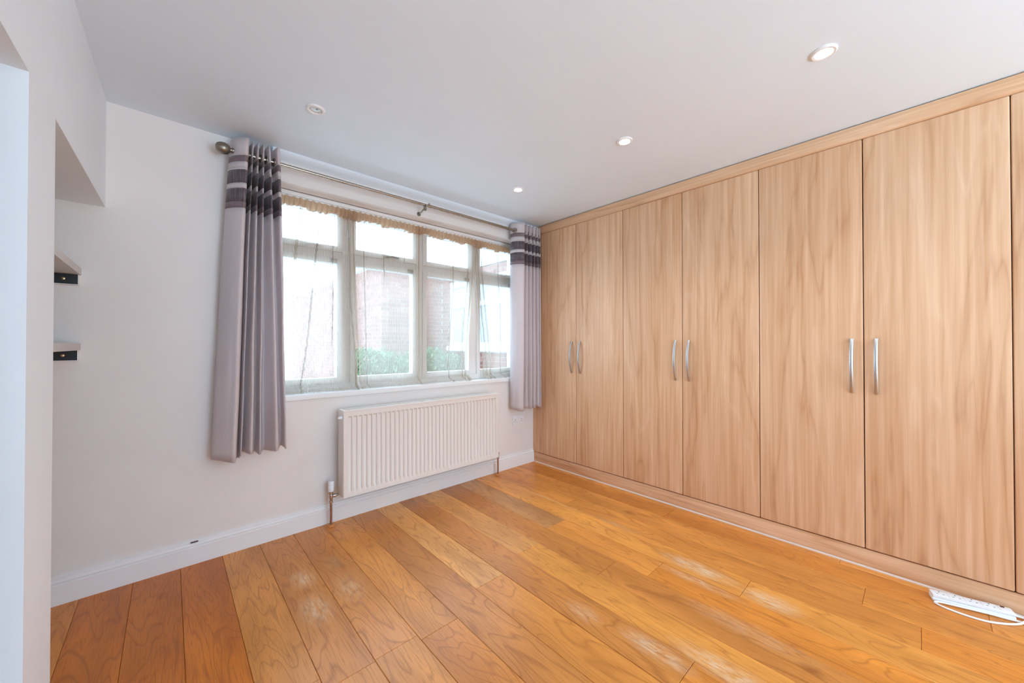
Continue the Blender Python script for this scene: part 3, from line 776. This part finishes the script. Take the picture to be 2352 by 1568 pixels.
# cable path in metres on the floor: out of the near end, round, back along the front and away
cp = [EP(LEN-.002,.030,.014),EP(LEN+.012,.030,.010),(2.728,-.302,.0055),(2.712,-.316,.0048),(2.694,-.306,.0046),(2.677,-.262,.0060),(2.661,-.200,.0070),(2.640,-.130,.0070),(2.620,-.065,.0060),(2.610,-.046,.0046),
      (2.598,-.044,.0046),(2.586,-.062,.0046),(2.578,-.095,.0046),(2.577,-.140,.0046),(2.588,-.192,.0046),(2.624,-.245,.0046),(2.662,-.282,.0060),(2.690,-.301,.0135),(2.712,-.316,.0140),(2.735,-.345,.014),(2.738,-.39,.018),(2.735,-.46,.010),(2.72,-.60,.0046),(2.70,-1.0,.0046)]
def cat(pts, sub=6):
    pts = [Vector(p) for p in pts]; out = []
    for i in range(len(pts)-1):
        p0 = pts[max(i-1,0)]; p1 = pts[i]; p2 = pts[i+1]; p3 = pts[min(i+2,len(pts)-1)]
        for k in range(sub):
            t = k/sub; out.append(.5*((2*p1)+(-p0+p2)*t+(2*p0-5*p1+4*p2-p3)*t*t+(-p0+3*p1-3*p2+p3)*t**3))
    out.append(pts[-1]); return out
q = MB(); q.tube(cat(cp), .0042, 10); put(q, 'cable', M['cable'], ex, smooth=True)

# ------------------------------------------------------------------ outside: neighbour's brick extension, hedge, paving
mb = MB(); mb.box(-12, 14, 2.98, 30, -.25, -.15)
pv = mb.build('ground_outside', M['paving']); pv['kind'] = 'structure'
bld = root('brick_extension', (5.5, 7.5, -.15), 'neighbouring flat roofed brick extension with white window seen through the net', 'building')
BZ1 = 2.71
q = MB(); q.box(2.80, 8, 6.50, 13, -.15, BZ1-.06); q.box(4.07, 8, 3.3, 6.50, -.15, BZ1-.06); put(q, 'mortar_core', M['mortar'], bld)
q = MB(); q.box(2.76, 8, 6.46, 13.04, BZ1-.06, BZ1); q.box(4.03, 8, 3.26, 6.46, BZ1-.14, BZ1); put(q, 'roof_edge', M['fascia'], bld, bevel=.006)
def brick_mesh(lx, ly):
    b = MB(); b.box(-lx/2, lx/2, -ly/2, ly/2, -.0325, .0325); o = b.build('brick', M['brick']); me = o.data; bpy.data.objects.remove(o); return me
bx = brick_mesh(.215, .012); by = brick_mesh(.012, .215)
rest = MB(); nb_ = 0
L = bld.location
for r in range(37):
    z = -.15+.0375+.075*r; sft = .1125*(r % 2)
    if r % 2: rest.box(2.802, 2.900, 6.490, 6.502, z-.0325, z+.0325); rest.box(2.790, 2.802, 6.502, 6.600, z-.0325, z+.0325); sft = -.1125+.0
    for k in range(7):                                # face towards us, y = 6.5
        x = 2.80+.1075+.225*k-sft
        if x > 4.04: continue
        if z > .95:
            o = bpy.data.objects.new('brick', bx); C.objects.link(o); o.parent = bld; o.location = (x-L.x, 6.496-L.y, z-L.z); nb_ += 1
        else: rest.box(x-.1075, x+.1075, 6.490, 6.502, z-.0325, z+.0325)
    for k in range(29):                               # long side face, x = 2.8
        y = 6.50+.1075+.225*k-sft
        
        if z > .95 and k < 8 and nb_ < 296:
            o = bpy.data.objects.new('brick', by); C.objects.link(o); o.parent = bld; o.location = (2.796-L.x, y-L.y, z-L.z); nb_ += 1
        else: rest.box(2.790, 2.802, y-.1075, y+.1075, z-.0325, z+.0325)
    for k in range(15):                               # side face with the window, x = 4.07
        y = 3.30+.1075+.225*k+sft
        for lo, hi in (((3.3,4.53),(6.245,6.495)) if 1.05 < z < 2.38 else ((3.3,6.495),)):
            ya, yb = max(lo, y-.1075), min(hi, y+.1075)
            if yb-ya > .03: rest.box(4.060, 4.072, ya, yb, z-.0325, z+.0325)
put(rest, 'brickwork', M['brick'], bld, fixn=False)['kind'] = 'stuff'
q = MB(); y0, y1, z0, z1 = 4.585, 6.19, 1.10, 2.34; x = 4.045
q.box(x, x+.05, y0, y0+.07, z0, z1); q.box(x, x+.05, y1-.07, y1, z0, z1); q.box(x, x+.05, y0+.07, y1-.07, z1-.07, z1); q.box(x, x+.05, y0+.07, y1-.07, z0+.06, z0+.13)
for c in (4.905, 5.45): q.box(x, x+.05, c-.04, c+.04, z0+.12, z1-.06)
q.box(x-.005, x+.05, y0+.06, y1-.06, 1.88, 1.96); q.box(x-.06, x+.06, y0-.05, y1+.05, z0-.03, z0+.06)
nw = put(q, 'window_frame', M['upvc'], bld, bevel=.005)
for a, b in ((4.655,4.865),(4.945,5.41),(5.49,6.12)):
    for c, d in ((1.23,1.88),(1.96,2.27)):
        q = MB(); q.box(x+.02, x+.026, a, b, c, d); put(q, 'pane', M['farglass'], bld)
hd = root('hedge', (3.0, 5.9, -.15), 'leafy green hedge growing in front of the brick extension outside', 'hedge')
q = MB(); rnd = random.Random(5)
def hp():
    a = rnd.random(); x = 1.9+2.0*a; top = .98+.07*math.sin(x*6)+.04*math.sin(x*15)
    f = rnd.random()
    if f < .55: return Vector((x, 5.62+.05*rnd.gauss(0,1), rnd.uniform(-.12, top)))
    return Vector((x, rnd.uniform(5.6, 6.2), top+.035*rnd.gauss(0,1)))
for k in range(9000):
    p = hp(); s_ = rnd.uniform(.018,.034); a = Vector((rnd.gauss(0,1),rnd.gauss(0,1),rnd.gauss(0,1))).normalized(); b = a.orthogonal().normalized(); c = a.cross(b)*.55
    q.add([p-b*s_, p+c*s_, p+b*s_, p-c*s_], [(0,1,2,3)])
put(q, 'foliage', M['leaf'], hd, fixn=False)['kind'] = 'stuff'
q = MB(); q.box(2.0, 3.8, 5.68, 6.15, -.15, .93); put(q, 'inner_twigs', mat('hedge_inside', col(60,74,46), .9), hd, bevel=.08)
